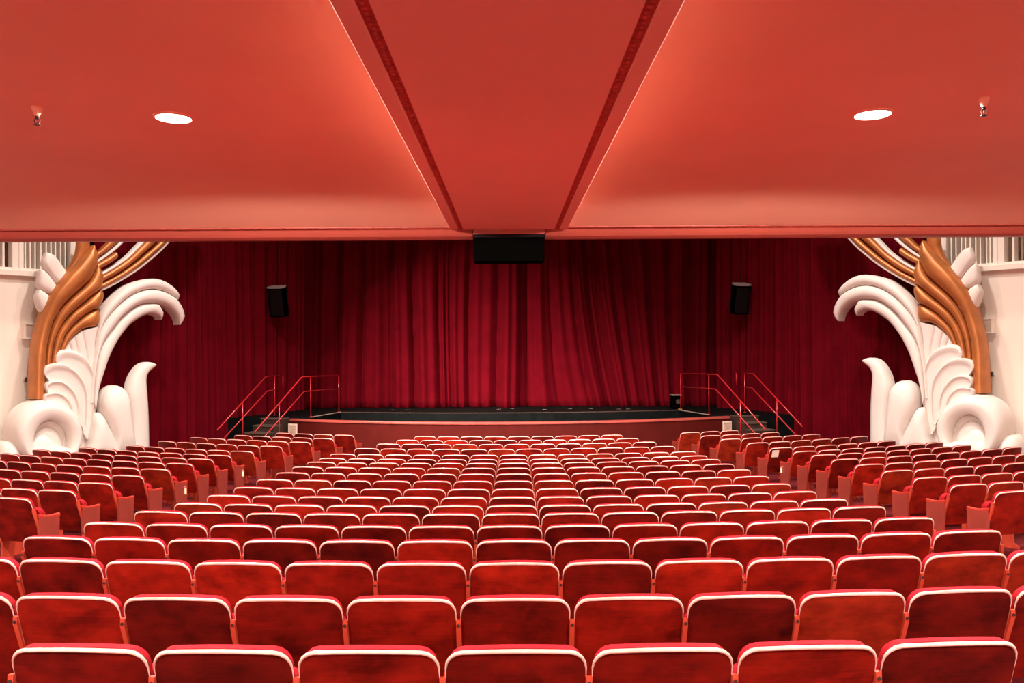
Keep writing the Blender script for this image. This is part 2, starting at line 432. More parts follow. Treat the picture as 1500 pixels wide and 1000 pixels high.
def ornament(s, side):
    p = mx(OO + OE * 1.2, s)
    root = thing('plaster_ornament', 'giant white and gold plaster acanthus scroll framing the drape, house-%s side' % side, 'ornament', (p.x, p.y, 0))
    r = Relief(root, s)
    P, G = PLASTER, GOLD
    # three white leaves behind the gold one
    r.ribbon('back_leaf', [(92, 430), (84, 418.5), (64.5, 392.5), (62.5, 382), (67.7, 369.7)], [(118, 420), (97, 397), (87, 382.7), (78, 373), (68.5, 369.5)], .05, .10, P, ridge=-.4)
    r.ribbon('back_leaf', [(84, 446), (75, 433), (56.7, 421.7), (56.7, 402), (59, 395)], [(100, 436), (84, 419), (73, 404), (64.5, 396), (59.5, 394.8)], .07, .10, P)
    r.ribbon('back_leaf', [(72, 470), (61, 458), (55.4, 447.7), (52.8, 434.7), (57, 424)], [(92, 452), (73.6, 434.7), (66, 428), (58, 424)], .09, .10, P)
    # gold leaf: turned-over edge and four lobes
    g1 = [(47, 584), (48, 551), (49.5, 518), (54.5, 488.5), (62.7, 459), (74, 432), (95, 403), (110.6, 387), (124, 373), (133, 362), (136, 359)]
    c1 = [(66, 584), (66, 540), (68, 510), (72, 490), (78, 470), (87, 454), (97.6, 441), (113, 427), (126, 415), (134, 407), (140, 392), (143.5, 378), (139, 361.5)]
    c2 = [(74, 584), (74, 540), (76, 515), (81.6, 492.5), (92.4, 472.4), (103, 459.4), (118.4, 446.4), (136.6, 431), (147, 423.5), (151.5, 412), (150, 399), (143, 387.5)]
    c3 = [(82, 584), (82, 545), (86, 518), (92, 499), (96, 488.6), (105, 478), (121, 463), (136.6, 454), (146, 450.5), (151, 438), (151, 428), (148, 423)]
    c4 = [(90, 584), (88, 545), (92, 520), (99, 503), (112, 488.5), (125.4, 480), (140, 478.5), (145, 472), (145.5, 462), (144.5, 453)]
    e0 = [(47, 560), (54, 488), (74, 431), (95.5, 400.5), (108, 383), (114, 369), (116, 352), (121, 341)]
    e1 = [(52, 560), (60, 488), (84, 432), (110, 392), (124, 374), (132, 364), (131, 352), (126, 341)]
    r.ribbon('gold_leaf_back', e0, e1, .10, .05, G)
    r.ribbon('gold_lobe', g1, c1, .20, .20, G, ridge=-.3)
    r.ribbon('gold_lobe', c1[:9] + [(135, 404), (142, 389)], c2, .18, .15, G, ridge=-.3)
    r.ribbon('gold_lobe', c2[:8] + [(143, 426.5), (148, 423)], c3, .16, .14, G, ridge=-.3)
    r.ribbon('gold_lobe', c3[:8] + [(141, 453), (144.5, 453)], c4, .14, .13, G, ridge=-.2)
    # gold and white ribs sweeping up out of the leaf
    low = [(135, 432), (153, 424.5), (175, 413), (202, 396), (220, 382), (235, 369), (251.5, 351), (268, 328), (284, 300), (296, 265)]
    gl = [(135, 430), (152, 421), (175, 409), (202, 391.5), (220, 377), (234, 365), (247, 351), (262, 330), (277, 300), (288, 265)]
    gu = [(135, 423), (152, 414), (175, 401.5), (200, 384), (216, 370.5), (228, 360), (238, 350), (252, 331), (266, 300), (276, 265)]
    wl_ = [(133, 420), (152, 411.5), (175, 399), (197, 383), (213, 368.5), (225, 358), (234, 349), (248, 330), (262, 300), (272, 265)]
    wu = [(133, 412), (152, 402), (172, 390), (190, 377), (203, 364), (210, 357), (216, 350), (230, 331), (244, 300), (254, 265)]
    w2 = [(133, 408), (150, 399), (170, 387), (187, 374.5), (199, 362), (206, 355), (211, 349), (225, 331), (239, 300), (249, 265)]
    r.ribbon('white_rib', gl, low, .12, .04, P); r.ribbon('gold_rib', gu, gl, .14, .07, G)
    r.ribbon('gold_rib', wu, wl_, .12, .10, G); r.ribbon('white_rib', w2, wu, .12, .03, P)
    r.ribbon('gold_rib', [(130, 393), (143.5, 385), (158, 376.5), (169, 369)], [(132, 402), (144, 394.5), (160, 386), (172, 377.5)], .10, .07, G)
    r.ribbon('white_rib', [(128, 389), (143.5, 380.5), (160, 368.5), (173, 357), (181, 348), (195, 325), (207, 295)], [(130, 393), (143.5, 384.5), (162, 372), (176, 360), (186, 348), (199, 325), (212, 295)], .10, .03, P)
    r.ribbon('gold_rib', [(125, 378), (143, 369), (155, 358), (163, 349), (174, 325), (186, 295)], [(128, 387), (143, 377), (160, 365), (176, 350), (190, 325), (204, 295)], .08, .07, G)
    # trunk, flutes and the three curling fronds
    r.ribbon('trunk', [(104, 665), (108, 640), (110, 600), (112, 570), (116, 535), (125, 505)], [(122, 665), (130, 645), (137, 620), (141, 592), (145, 570), (152, 546), (160, 522)], .14, .08, P)
    r.ribbon('flute', [(120, 600), (108, 550), (99, 522), (95, 511)], [(126, 600), (116, 545), (106, 515), (100, 502.5)], .17, .05, P)
    r.ribbon('flute', [(126, 600), (116, 545), (106, 515), (100, 502.5)], [(130, 600), (122, 545), (114, 513), (109, 493.5)], .18, .05, P)
    r.ribbon('flute', [(130, 600), (122, 545), (114, 513), (109, 493.5)], [(134, 600), (131, 545), (127, 515), (120.6, 484.5)], .19, .05, P)
    r.ribbon('flute', [(134, 600), (131, 545), (127, 515), (120.6, 484.5)], [(139, 600), (140, 545), (139, 505), (144.5, 478)], .20, .05, P)
    A0 = [(128, 590), (134, 540), (139, 505), (143, 480), (146, 465), (150, 455), (160, 441), (175, 426), (190, 416), (211, 409.5), (226, 408), (241, 411.8), (254.5, 420.8), (262.8, 432), (261, 438.5)]
    A1 = [(131, 590), (135.5, 540), (139.5, 512), (143.5, 491), (151, 474), (163, 457.5), (178, 442.5), (194.5, 431), (211, 425), (226, 423.8), (241, 427.5), (253, 433.5), (260.5, 438.8)]
    B0 = A1[:-1] + [(260.5, 439.5), (268, 453), (270, 465), (264, 475)]
    B1 = [(136, 590), (139, 550), (142.7, 525), (150.5, 502), (164.5, 482), (175, 468), (190, 454.5), (205, 446), (220, 444), (232, 444.8), (244, 449), (256, 459), (262, 469.5), (263.3, 475.5)]
    C0 = B1[:10] + [(235.5, 450), (239.5, 459), (236.3, 467.5)]
    C1 = [(140, 600), (144, 572), (152, 546), (159.6, 523.7), (170, 502), (185.5, 480), (197.5, 470), (211, 462), (223, 460), (233.5, 463.8), (235.8, 468)]
    r.ribbon('frond', A0, A1, .20, .13, P, n=40); r.ribbon('frond', B0, B1, .23, .14, P, n=40); r.ribbon('frond', C0, C1, .22, .12, P, n=40)
    # overlapping shells with raised rims
    rim = lambda h: [(1, h), (.985, h + .045), (.955, h + .05), (.92, h + .012), (.86, h), (.6, h + .015), (.3, h + .01)]
    r.dish('shell', [(84, 537), (80.5, 527), (82, 519), (88, 513.3), (98.5, 511.8), (110, 514.6), (120.6, 520), (129.7, 530), (136, 547), (137, 580), (131, 640), (119, 632), (95, 580)], (124, 632), rim(.24), P)
    r.dish('shell', [(70, 557), (64.5, 549), (62.8, 543), (66, 537.5), (73.8, 533.2), (84, 532), (96, 534), (107.6, 540.6), (116.7, 551), (123, 562.7), (126, 577), (126, 600), (123, 630), (113, 616), (84, 588)], (117, 620), rim(.29), P)
    r.dish('shell', [(70, 576), (66.2, 569), (66.2, 564), (70, 559.3), (79, 557), (89.4, 558), (98.5, 564), (107.6, 574.4), (113, 588), (115, 604), (112, 612), (98, 607), (77, 590)], (107, 608), rim(.34), P)
    r.dish('shell', [(66, 587), (64.5, 582), (67, 577.3), (77.7, 574.8), (87, 576), (96, 582), (102, 590), (105, 600), (100, 604), (84, 599), (70, 592)], (96, 601), rim(.39), P)
    # scroll
    r.dish('scroll', ell(65, 634, 51, 49), None, [(1, .30), (.95, .44), (.85, .54), (.68, .61), (.5, .62), (.3, .60), (.12, .57), (.04, .53), (0, .47), (-.02, .28)], P, inner=ell(70, 646, 27, 32), n=64)
    r.dish('scroll_core', ell(70, 652, 27, 37), (70, 652), [(1, .24), (.93, .30), (.88, .30), (.84, .25), (.6, .27), (.2, .27)], P)
    r.dish('scroll_lobe', ell(68, 657, 23.5, 33), (66, 662), [(1, .28), (.92, .36), (.7, .40), (.2, .42)], P)
    r.dish('scroll_lobe', ell(62, 665, 19.5, 30), (60, 670), [(1, .38), (.92, .46), (.7, .51), (.2, .53)], P)
    r.dish('scroll_lobe', ell(56, 676, 13, 22), (56, 678), [(1, .50), (.9, .58), (.6, .63), (.2, .64)], P)
    r.dish('front_lobe', ell(88, 674, 27, 20), (88, 674), [(1, .66), (.9, .76), (.6, .84), (.2, .87)], P)
    r.dish('foot_leaf', ell(13, 672, 17, 26), (13, 672), [(1, .30), (.9, .40), (.6, .50), (.2, .53)], P)
    # three upright leaves on the stage side
    r.ribbon('upright_leaf', [(190, 668), (191, 620), (188.5, 590), (187.5, 571), (193, 551), (204.6, 535), (218, 530), (228, 533)], [(219, 668), (218, 614), (216, 578), (214, 556), (218, 545), (223, 540.5), (228.8, 535)], .16, .13, P)
    r.dish('upright_leaf', [(171, 564.4), (161, 567.5), (154, 575), (149.5, 591), (152, 607), (158.4, 624), (166, 647), (170, 668), (197, 668), (196, 645), (193, 617), (188.5, 586), (183, 571)], (177, 610), [(1, .24), (.93, .34), (.75, .42), (.45, .45), (.15, .46)], P)
    r.dish('upright_leaf', [(143.6, 604), (137.5, 611), (134, 625), (129.5, 645), (128, 668), (174, 668), (170, 650), (164, 636), (155.5, 619.5), (149.5, 608)], (148, 648), [(1, .30), (.93, .40), (.75, .47), (.45, .50), (.15, .51)], P)
    # plinth the ornament stands on, behind the seats
    a = orn(4, 660, .1)[0]; b = orn(205, 660, .1)[0]
    V = [(t, z, h) for z in (0, .75) for h in (-.05, .28) for t in (a, b)]
    o = r.put('plinth', V, [(0, 1, 3, 2), (4, 6, 7, 5), (0, 4, 5, 1), (2, 3, 7, 6), (0, 2, 6, 4), (1, 5, 7, 3)], P)
    o.data.polygons.foreach_set('use_smooth', [False] * 6)
ornament(1, 'left'); ornament(-1, 'right')

# wall boxes and little hooks on the cream walls
def wall_thing(s, side):
    t, z = onwall(43.5, 485)
    c = mx(wallpt(t, 0, z - .17), s)
    b = thing('wall_box', 'shallow square cream box on the wall beside the gold leaf, house-%s side' % side, 'wall box', c)
    def part(name, t0, t1, h0, h1, z0, z1, mat, bev=0):
        m = MB(); wbox(m, t0, t1, h0, h1, z0, z1, s); m.V = [tuple(Vector(v) - Vector(b.location)) for v in m.V]; return m.build(name, mat, b, bevel=bev)
    q = .165
    part('body', t - q, t + q, 0, .12, z - q, z + q, CREAMT)
    for a, bb, c0, c1 in ((-q, q, q - .03, q), (-q, q, -q, -q + .03), (-q, -q + .03, -q + .03, q - .03), (q - .03, q, -q + .03, q - .03)):
        part('frame_edge', t + a, t + bb, .12, .15, z + c0, z + c1, CREAMT)
    part('inset', t - q + .03, t + q - .03, .12, .126, z - q + .03, z + q - .03, BOXIN)
    part('center_dot', t - .013, t + .013, .126, .135, z - .013, z + .013, NOSE)
    t, z = onwall(37, 556)
    h = thing('wall_hook', 'small hooked bracket on the cream wall below the box, house-%s side' % side, 'hook', mx(wallpt(t, 0, z - .06), s))
    b = h
    part('back_plate', t - .05, t + .05, 0, .02, z - .02, z + .09, CREAMT)
    part('arm', t - .02, t + .02, .02, .14, z + .02, z + .05, METAL)
    part('lamp_cup', t - .045, t + .045, .05, .15, z - .05, z + .02, METAL, .01)
wall_thing(1, 'left'); wall_thing(-1, 'right')

# ------------------------------------------------------------------ stage
STZ = .965
PITR = 15.0
def pit_y(x, off=0):                       # the pit wall bows towards the seats
    return 20.6 + off + (PITR - math.sqrt(PITR * PITR - x * x))
XS = [-6.05 + 12.10 * i / 48 for i in range(49)]
# pit wall in curved panels with a cap
pw = MB()
n = len(XS)
V = []
for z in (0, .89):
    V += [(x, pit_y(x), z) for x in XS] + [(x, pit_y(x, .10), z) for x in reversed(XS)]
q = 2 * n
pw.add(V, [tuple(range(q - 1, -1, -1)), tuple(range(q, 2 * q))] + [(i, (i + 1) % q, q + (i + 1) % q, q + i) for i in range(q)])
pit = pw.build('wall_pit', PITW); tag(pit, 'low curved dark red wall in front of the orchestra pit', kind='structure')
c = MB(); V = []
for z in (.885, .945):
    V += [(x, pit_y(x, -.035), z) for x in XS] + [(x, pit_y(x, .16), z) for x in reversed(XS)]
c.add(V, [tuple(range(q - 1, -1, -1)), tuple(range(q, 2 * q))] + [(i, (i + 1) % q, q + (i + 1) % q, q + i) for i in range(q)])
c.build('cap_rail', PITC, pit, bevel=.012)

# stage: deck with the pit recess cut into its front
def stage_front(x): return 23.05 + .55 * (abs(x) / 5.02) ** 2
fr = [(-5.02 + 10.04 * i / 24, 0) for i in range(25)]
deck = [(-8.6, 22.05), (-5.75, 22.05), (-5.50, 22.05)] + [(x, stage_front(x)) for x, _ in fr] + [(5.50, 22.05), (5.75, 22.05), (8.6, 22.05), (8.6, 26.9), (-8.6, 26.9)]
m = MB(); m.prism(deck, lambda p: (p[0], p[1], 0.0), lambda p: (p[0], p[1], STZ))
st = m.build('floor_stage', BLACK); tag(st, 'black stage deck with a recess for the orchestra pit', kind='structure')
# pale edging along the front of the deck
for s in (-1, 1):
    m = MB(); m.tube([(s * 5.50, 22.05, STZ + .004), (s * 5.02, stage_front(5.02), STZ + .004)], .014, 6); m.build('edge_strip', NOSE, st)
m = MB(); m.tube([(x, stage_front(x), STZ + .0) for x, _ in fr], .016, 6); m.build('edge_strip', STEP, st)
rs = random.Random(9)
for i in range(9):
    x = rs.uniform(-4.5, 4.5); o = MB().box(-.06, .06, -.012, .012, 0, .003).build('tape_mark', NOSE, st); o.location = (x, 24.3 + rs.uniform(-.2, .3), STZ); o.rotation_euler.z = rs.uniform(-.4, .4)

# curtains
def drape(name, label, a, b, z0, z1, mat, period, amp, seed, lean=0, hem=.0, hshift=None):
    rg = random.Random(seed)
    a = Vector(a); b = Vector(b); L = (b - a).length; e = (b - a) / L; nn = Vector((e.y, -e.x, 0))
    N = int(L / .022); H = 26
    # irregular pleats: random widths, each a rounded ridge with a tight valley
    edges = [0]
    while edges[-1] < L: edges.append(edges[-1] + period * rg.uniform(.55, 1.5))
    am = [rg.uniform(.45, 1.25) for _ in edges]; ph = [rg.uniform(-1, 1) for _ in edges]
    def pleat(u):
        u = max(0, min(L - 1e-4, u)); j = 0
        while edges[j + 1] < u: j += 1
        t = (u - edges[j]) / (edges[j + 1] - edges[j])
        return am[j] * math.sin(math.pi * t) ** .6 + .16 * math.sin(2 * math.pi * t * 2 + ph[j] * 3) * math.sin(math.pi * t)
    V = []; Fc = []
    for k in range(H + 1):
        v = k / H; z = lerp(z0, z1, v)
        for i in range(N + 1):
            u = L * i / N
            sw = lean(u / L) * (1 - v) ** 2 if lean else 0
            f = pleat(u + sw + .05 * math.sin(3 * v + u * 1.3))
            d = amp * f * (1.12 - .25 * v) + .03 * math.sin(u * 1.9 + seed) + hem * (1 - v) ** 8
            p = a + e * u + nn * d; V.append((p.x, p.y, z))
    for k in range(H):
        for i in range(N): Fc.append((k * (N + 1) + i, k * (N + 1) + i + 1, (k + 1) * (N + 1) + i + 1, (k + 1) * (N + 1) + i))
    o = obj(name, mesh(name, V, Fc), mat)
    so = o.modifiers.new('cloth', 'SOLIDIFY'); so.thickness = .012; so.offset = -1
    return tag(o, label, 'curtain')
CY = 25.35
drape('stage_curtain', 'closed red velvet stage curtain, house-left half with straight folds', (-6.9, CY, 0), (.30, CY - .04, 0), STZ + .012, 7.4, VELVET, .60, .42, 5)
drape('stage_curtain', 'closed red velvet stage curtain, house-right half with folds sweeping sideways at the hem', (-.05, CY + .25, 0), (6.9, CY, 0), STZ + .012, 7.4, VELVET, .58, .40, 12, lean=lambda u: -.75 * math.sin(math.pi * min(1, u * 1.15)) ** 2, hem=.10)
drape('side_drape', 'pleated red velvet drape over the splayed wall, house-left of the stage', (-9.75, 18.55, 0), (-6.55, 24.75, 0), .04, 8.6, VELVET2, .30, .22, 21)
drape('side_drape', 'pleated red velvet drape over the splayed wall, house-right of the stage', (6.55, 24.75, 0), (9.75, 18.55, 0), .04, 8.6, VELVET2, .29, .22, 33)
# black legs closing the gap at each edge of the opening
for s, side in ((-1, 'left'), (1, 'right')):
    m = MB(); x0, x1 = sorted((s * 6.2, s * 7.2)); N = 30; V = []; Fc = []
    for z in (STZ + .01, 7.3):
        for i in range(N + 1): V.append((lerp(x0, x1, i / N), 26.1 + .05 * math.sin(i * 1.3), z))
    Fc = [(i, i + 1, N + 2 + i, N + 1 + i) for i in range(N)]
    o = obj('black_curtain', mesh('black_curtain', V, Fc), BLACKC); o.modifiers.new('cloth', 'SOLIDIFY').thickness = .02
    tag(o, 'narrow black leg drape behind the curtain edge, house-%s side' % side, 'curtain')

# stairs and handrails
for s, side in ((1, 'left'), (-1, 'right')):
    A = Vector((-6.42, 19.95, 0)); D = Vector((.32, .947, 0)).normalized(); W = Vector((-D.y, D.x, 0))   # W points outwards
    stairs = thing('stage_stairs', 'dark stage steps between red handrails, house-%s side' % side, 'stairs', mx(A, s))
    run = 2.10 / 6
    for i in range(6):
        h = STZ * (i + 1) / 6
        P = [A + D * (run * i) + W * .36, A + D * (run * i) + W * 1.05, A + D * (run * (i + 1) - .0) + W * 1.05, A + D * (run * (i + 1) - .0) + W * .36]
        P = [mx(p, s) - mx(A, s) for p in P]
        m = MB(); m.add([p + Vector((0, 0, z)) for z in (0, h - .03) for p in P], fix([(3, 2, 1, 0), (4, 5, 6, 7)] + [(k, (k + 1) % 4, 4 + (k + 1) % 4, 4 + k) for k in range(4)], -s))
        step = m.build('step', STEP, stairs)
        f0, f1 = P[0], P[1]; bk = mx(D, s)
        Q = [f0 - bk * .025, f1 - bk * .025, f1 + bk * (run - .026), f0 + bk * (run - .026)]
        m = MB(); m.add([p + Vector((0, 0, z)) for z in (h - .03, h) for p in Q], fix([(3, 2, 1, 0), (4, 5, 6, 7)] + [(k, (k + 1) % 4, 4 + (k + 1) % 4, 4 + k) for k in range(4)], -s))
        m.build('tread', TREAD, step)
    def rail(label, low, top, end, posts, close_end, floorz):
        base = mx(Vector((low.x, low.y, 0)), s)
        r = thing('handrail', label, 'handrail', base)
        loc = lambda p: mx(p, s) - base
        up = Vector((0, 0, 1))
        MB().tube([loc(low), loc(lerp(low, top, .5)), loc(top - (top - low).normalized() * .03), loc(top + (end - top).normalized() * .03), loc(end)], .018, 8).build('top_rail', RAIL, r, smooth=True)
        dz = up * -.40
        k = Vector((0, 0, 0)); lo2 = lerp(low, top, .12) + dz; tp2 = top + (end - top).normalized() * .10 + dz
        MB().tube([loc(lo2), loc(tp2 - (top - low).normalized() * .03), loc(tp2 + (end - top).normalized() * .03), loc(end + dz)], .016, 8).build('mid_rail', RAIL, r, smooth=True)
        for f, on, zb in posts:
            p = lerp(low, top, f) if on == 's' else lerp(top, end, f)
            MB().tube([loc(p), loc(Vector((p.x, p.y, zb)))], .016, 8).build('post', RAIL, r, smooth=True)
            MB().lathe([(.045, 0), (.045, .012), (.022, .016)], 12, loc(Vector((p.x, p.y, zb)))).build('post_foot', RAIL, r)
        if close_end: MB().tube([loc(end), loc(end + dz)], .019, 8).build('end_loop', RAIL, r, smooth=True)
    rail('red steel handrail beside the stage steps, following the pit edge, house-%s side' % side, Vector((-6.37, 19.85, .80)), Vector((-5.70, 21.85, 2.09)), Vector((-5.06, 23.65, 2.06)),
         [(.5, 's', .42), (.22, 'e', STZ), (.985, 'e', STZ)], False, 0)
    rail('red steel handrail between the stage steps and the drape, house-%s side' % side, Vector((-7.42, 20.2, .83)), Vector((-6.78, 22.15, 2.09)), Vector((-6.66, 23.4, 2.09)),
         [(.5, 's', .42), (.5, 'e', STZ)], True, 0)

# framed notices on the ends of the pit wall
for s, side in ((1, 'left'), (-1, 'right')):
    x = -5.93 * s; y = pit_y(5.93) - .065
    g = thing('framed_notice', 'small cream framed notice on the end of the pit wall, house-%s side' % side, 'notice', (x, y, .50), rz=-s * .38)
    MB().box(-.14, .14, -.02, .02, 0, .32).build('frame', PAPER, g, bevel=.005)
    MB().box(-.11, .11, -.026, -.02, .03, .28).build('inset', SIGNIN, g)
    MB().box(-.11, .11, -.03, -.026, .262, .275).build('header_bar', STEP, g)

# black case on the stage by the house-right handrail
g = thing('equipment_case', 'small black equipment case with pale top edge on the stage by the handrail', 'case', (5.0, 23.95, STZ))
MB().box(-.15, .15, -.12, .12, .03, .42).build('body', BOXB, g, bevel=.012)
MB().box(-.17, .15, -.13, .13, .42, .44).build('lid', NOSE, g, bevel=.004)
MB().lathe([(.07, 0), (.075, .01), (.03, .015)], 16).build('driver', STEP, g).matrix_local = Matrix.Translation((.04, -.12, .24)) @ Matrix.Rotation(math.pi / 2, 4, 'X')
MB().box(.02, .14, -.19, -.125, 0, .03).build('foot', BRASS, g, bevel=.006)

# side loudspeakers hung against the drapes, tipped towards the seats
for s, side in ((1, 'left'), (-1, 'right')):
    p = mx(Vector((-6.72, 23.25, CAM_Z + .78)), s)
    g = thing('loudspeaker', 'black loudspeaker hung against the red side drape, house-%s side' % side, 'loudspeaker', p, rz=-.1 * s)
    T = Matrix.Rotation(math.radians(14), 4, 'X')
    poly = [(-.19, .30), (.19, .30), (.27, .02), (.24, -.10), (.13, -.16), (-.13, -.16), (-.24, -.10), (-.27, .02)]
    m = MB(); m.prism(list(reversed(poly)), lambda q: T @ Vector((q[0], q[1], 0)), lambda q: T @ Vector((q[0], q[1], .84))); m.build('cabinet', BOXB, g)
    m = MB(); m.prism(list(reversed(poly)), lambda q: T @ Vector((q[0] * 1.01, q[1] * 1.01, .84)), lambda q: T @ Vector((q[0] * 1.01, q[1] * 1.01, .865))); m.build('top_plate', SPKT, g)
    m = MB(); m.prism([(-.2, -.14), (-.12, -.175), (.12, -.175), (.2, -.14), (.2, -.10), (-.2, -.10)], lambda q: T @ Vector((q[0], q[1], .05)), lambda q: T @ Vector((q[0], q[1], .79))); m.build('grille', BLACKC, g)
    MB().tube([T @ Vector((.02, .2, .84)), Vector((.03, .05, 2.6)), Vector((.03, .05, 4.6))], .009, 6).build('hanging_cable', METAL, g)
    MB().box(-.03, .03, .2, .75, .3, .36).build('wall_bracket', METAL, g)

# black box in the balcony lip
g = thing('black_box', 'black rectangular box hung in a gap of the balcony lip', 'box', (0, 8.83, CAM_Z + .885))
MB().box(-.39, .39, -.06, .24, 0, .262).build('body', BOXB, g, bevel=.006)
MB().box(-.395, .395, -.07, .24, .262, .295).build('shadow_strip', BLACKC, g)  # thin black band between body and cover
MB().box(-.392, .392, -.08, .24, .295, .365).build('cover', LIP, g, bevel=.004)
MB().box(-.06, .05, -.084, -.08, .325, .34).build('nameplate', STRIPE, g)

# soffit downlights and sprinklers
def downlight(x, y, label):
    g = thing('downlight', label, 'downlight', (x, y, SOF_Z))
    MB().lathe([(.111, .0), (.132, .0), (.132, -.006), (.115, -.012), (.111, -.004)], 32).build('trim_ring', SOFFIT, g, smooth=False)
    MB().lathe([(.112, .001), (.112, -.004), (.095, -.014), (.0, -.018)], 32).build('lens', LAMPE, g, smooth=True)
    hemi('downlight_beam', (0, 0, -.03), DOWN_P, g)
downlight(-2.265, 5.395, 'round lit recessed downlight in the soffit, house-left of the beam')
downlight(2.47, 5.395, 'round lit recessed downlight in the soffit, house-right of the beam')
def sprinkler(x, y, label):
    g = thing('sprinkler', label, 'sprinkler', (x, y, SOF_Z))
    MB().lathe([(.036, 0), (.030, -.02), (.016, -.055), (.011, -.06)], 20).build('escutcheon', SOFFIT, g, smooth=True)
    MB().lathe([(.011, -.055), (.013, -.075), (.009, -.078)], 10).build('nozzle', METAL, g)
    for k in (-1, 1): MB().tube([(k * .010, 0, -.072), (k * .018, 0, -.088), (k * .012, 0, -.106), (0, 0, -.112)], .0035, 6).build('frame_arm', METAL, g)
    MB().tube([(0, 0, -.076), (0, 0, -.108)], .003, 6).build('bulb', METAL, g)
    MB().lathe([(.0, -.113), (.02, -.113), (.02, -.116), (.0, -.117)], 12).build('deflector', METAL, g)
sprinkler(-3.04, 5.15, 'small ceiling sprinkler head in the soffit, house-left of the beam')
sprinkler(3.02, 5.05, 'small ceiling sprinkler head in the soffit, house-right of the beam')

# ------------------------------------------------------------------ theatre seats
SP = .543; BW = .517; TILT = .30
def back_pt(a, b, o=0, hw=BW / 2):
    """a across, b down from the top (m along z), o out to the front of the shell"""
    y = TILT * b + o - .018 * (1 - (a / hw) ** 2); return (a, y, BACKH - b)
def back_cols(hw, r):
    c = []
    for k in range(5):
        q = math.pi / 2 * k / 4; c.append((-(hw - r) - r * math.cos(q), r - r * math.sin(q)))
    for k in range(1, 6): c.append((lerp(-(hw - r), hw - r, k / 6), 0))
    for k in range(5):
        q = math.pi / 2 * (4 - k) / 4; c.append(((hw - r) + r * math.cos(q), r - r * math.sin(q)))
    return [(a, b - .014 * (1 - (a / hw) ** 2) + .010) for a, b in c]
def slab(hw, r, b0, b1, o0, o1, bulge, rows=4):
    C = back_cols(hw, r); n = len(C); V = []; Fc = []
    for face in (0, 1):
        for k in range(rows + 1):
            v = k / rows
            for a, bt_ in C:
                b = lerp(b0 + bt_, b1 - bt_ * .35, v)
                o = o0 if face == 0 else o1 + bulge * math.sin(math.pi * min(1, max(0, v))) * (1 - (a / hw) ** 4)
                V.append(back_pt(a, b, o))
    q = n * (rows + 1)
    for k in range(rows):
        for i in range(n - 1):
            a = k * n + i; Fc.append((a + n, a + n + 1, a + 1, a)); a += q; Fc.append((a, a + 1, a + n + 1, a + n))
    for i in range(n - 1):
        Fc.append((i, i + 1, q + i + 1, q + i)); a = rows * n + i; Fc.append((a + 1, a, q + a, q + a + 1))
    for k in range(rows):
        a = k * n; Fc.append((a + n, a, q + a, q + a + n)); a += n - 1; Fc.append((a, a + n, q + a + n, q + a))
    return V, Fc
def finish(V, Fc, name, split=40):
    me = mesh(name, V, Fc)
    me.set_sharp_from_angle(angle=math.radians(split))
    return me
M_BACK = finish(*slab(BW / 2, .062, .0, .50, -.006, .008, 0), 'backrest')
M_PAD = finish(*slab(BW / 2 - .010, .06, -.003, .47, .008, .046, .022), 'back_pad', 60)
m = MB(); path = []
C = back_cols(BW / 2, .062)
for b in (.49, .40, .30, .20, .12): path.append(back_pt(C[0][0], b, -.003))
path += [back_pt(a, b + .006, -.003) for a, b in C]
for b in (.12, .20, .30, .40, .49): path.append(back_pt(C[-1][0], b, -.003))
nn_ = len(path)
radii = [max(.0026, min(.0084, .0026 + .0058 * (min(i, nn_ - 1 - i) - 4) / 4)) for i in range(nn_)]
m.tube(path, radii, 8); M_RIM = finish(m.V, m.F, 'rim', 60)
# the folded seat: cushion and wooden underside
V, Fc = slab(.235, .05, .13, .47, .10, .165, .02, 3); M_SEAT = finish(V, Fc, 'seat', 50)
V, Fc = slab(.228, .05, .14, .46, .165, .180, .02, 3); M_UNDER = finish(V, Fc, 'seat_underside', 50)
stdp = [(.09, -.06), (.40, -.06), (.40, .02), (.33, .06), (.33, .575), (.07, .605), (.062, .66), (.052, .715), (.040, .735), (.022, .735), (.020, .70), (.075, .55), (.17, .30), (.17, .06), (.09, .02)]
def std_mesh(x):
    m = MB(); m.prism(stdp, lambda p: (x - .011, p[0], p[1]), lambda p: (x + .011, p[0], p[1])); return finish(m.V, m.F, 'standard', 30)
def arm_mesh(x):
    m = MB(); V = []; Fc = []; N = 9
    for i in range(N):
        t = i / (N - 1); y = lerp(.075, .385, t); z = .668 - .016 * math.sin(math.pi * t) - .045 * t; hw = .020 + .004 * math.sin(math.pi * t); th = .034
        V += [(x - hw, y, z - th), (x - hw, y, z - .008), (x - hw + .008, y, z), (x + hw - .008, y, z), (x + hw, y, z - .008), (x + hw, y, z - th)]
    for i in range(N - 1):
        for k in range(6): Fc.append((i * 6 + k, (i + 1) * 6 + k, (i + 1) * 6 + (k + 1) % 6, i * 6 + (k + 1) % 6))
    Fc.append(tuple(range(6))); Fc.append(tuple((N - 1) * 6 + k for k in range(5, -1, -1)))
    m.add(V, Fc); return finish(m.V, m.F, 'armrest', 35)
def panel_mesh(x):
    po = [(.13, -.05), (.335, -.05), (.345, .0), (.372, .56), (.368, .588), (.085, .630), (.078, .60), (.125, .0)]
    m = MB(); m.prism(po, lambda p: (x - .016, p[0], p[1]), lambda p: (x + .016, p[0], p[1])); return finish(m.V, m.F, 'end_panel', 30)
def bolt_mesh(x):
    m = MB(); T = Matrix.Translation((x, .0185, .712)) @ Matrix.Rotation(math.pi / 2, 4, 'X'); b = MB().lathe([(.0075, 0), (.0075, .004)], 8)
    m.add([T @ Vector(v) for v in b.V], b.F); return finish(m.V, m.F, 'bolt', 30)
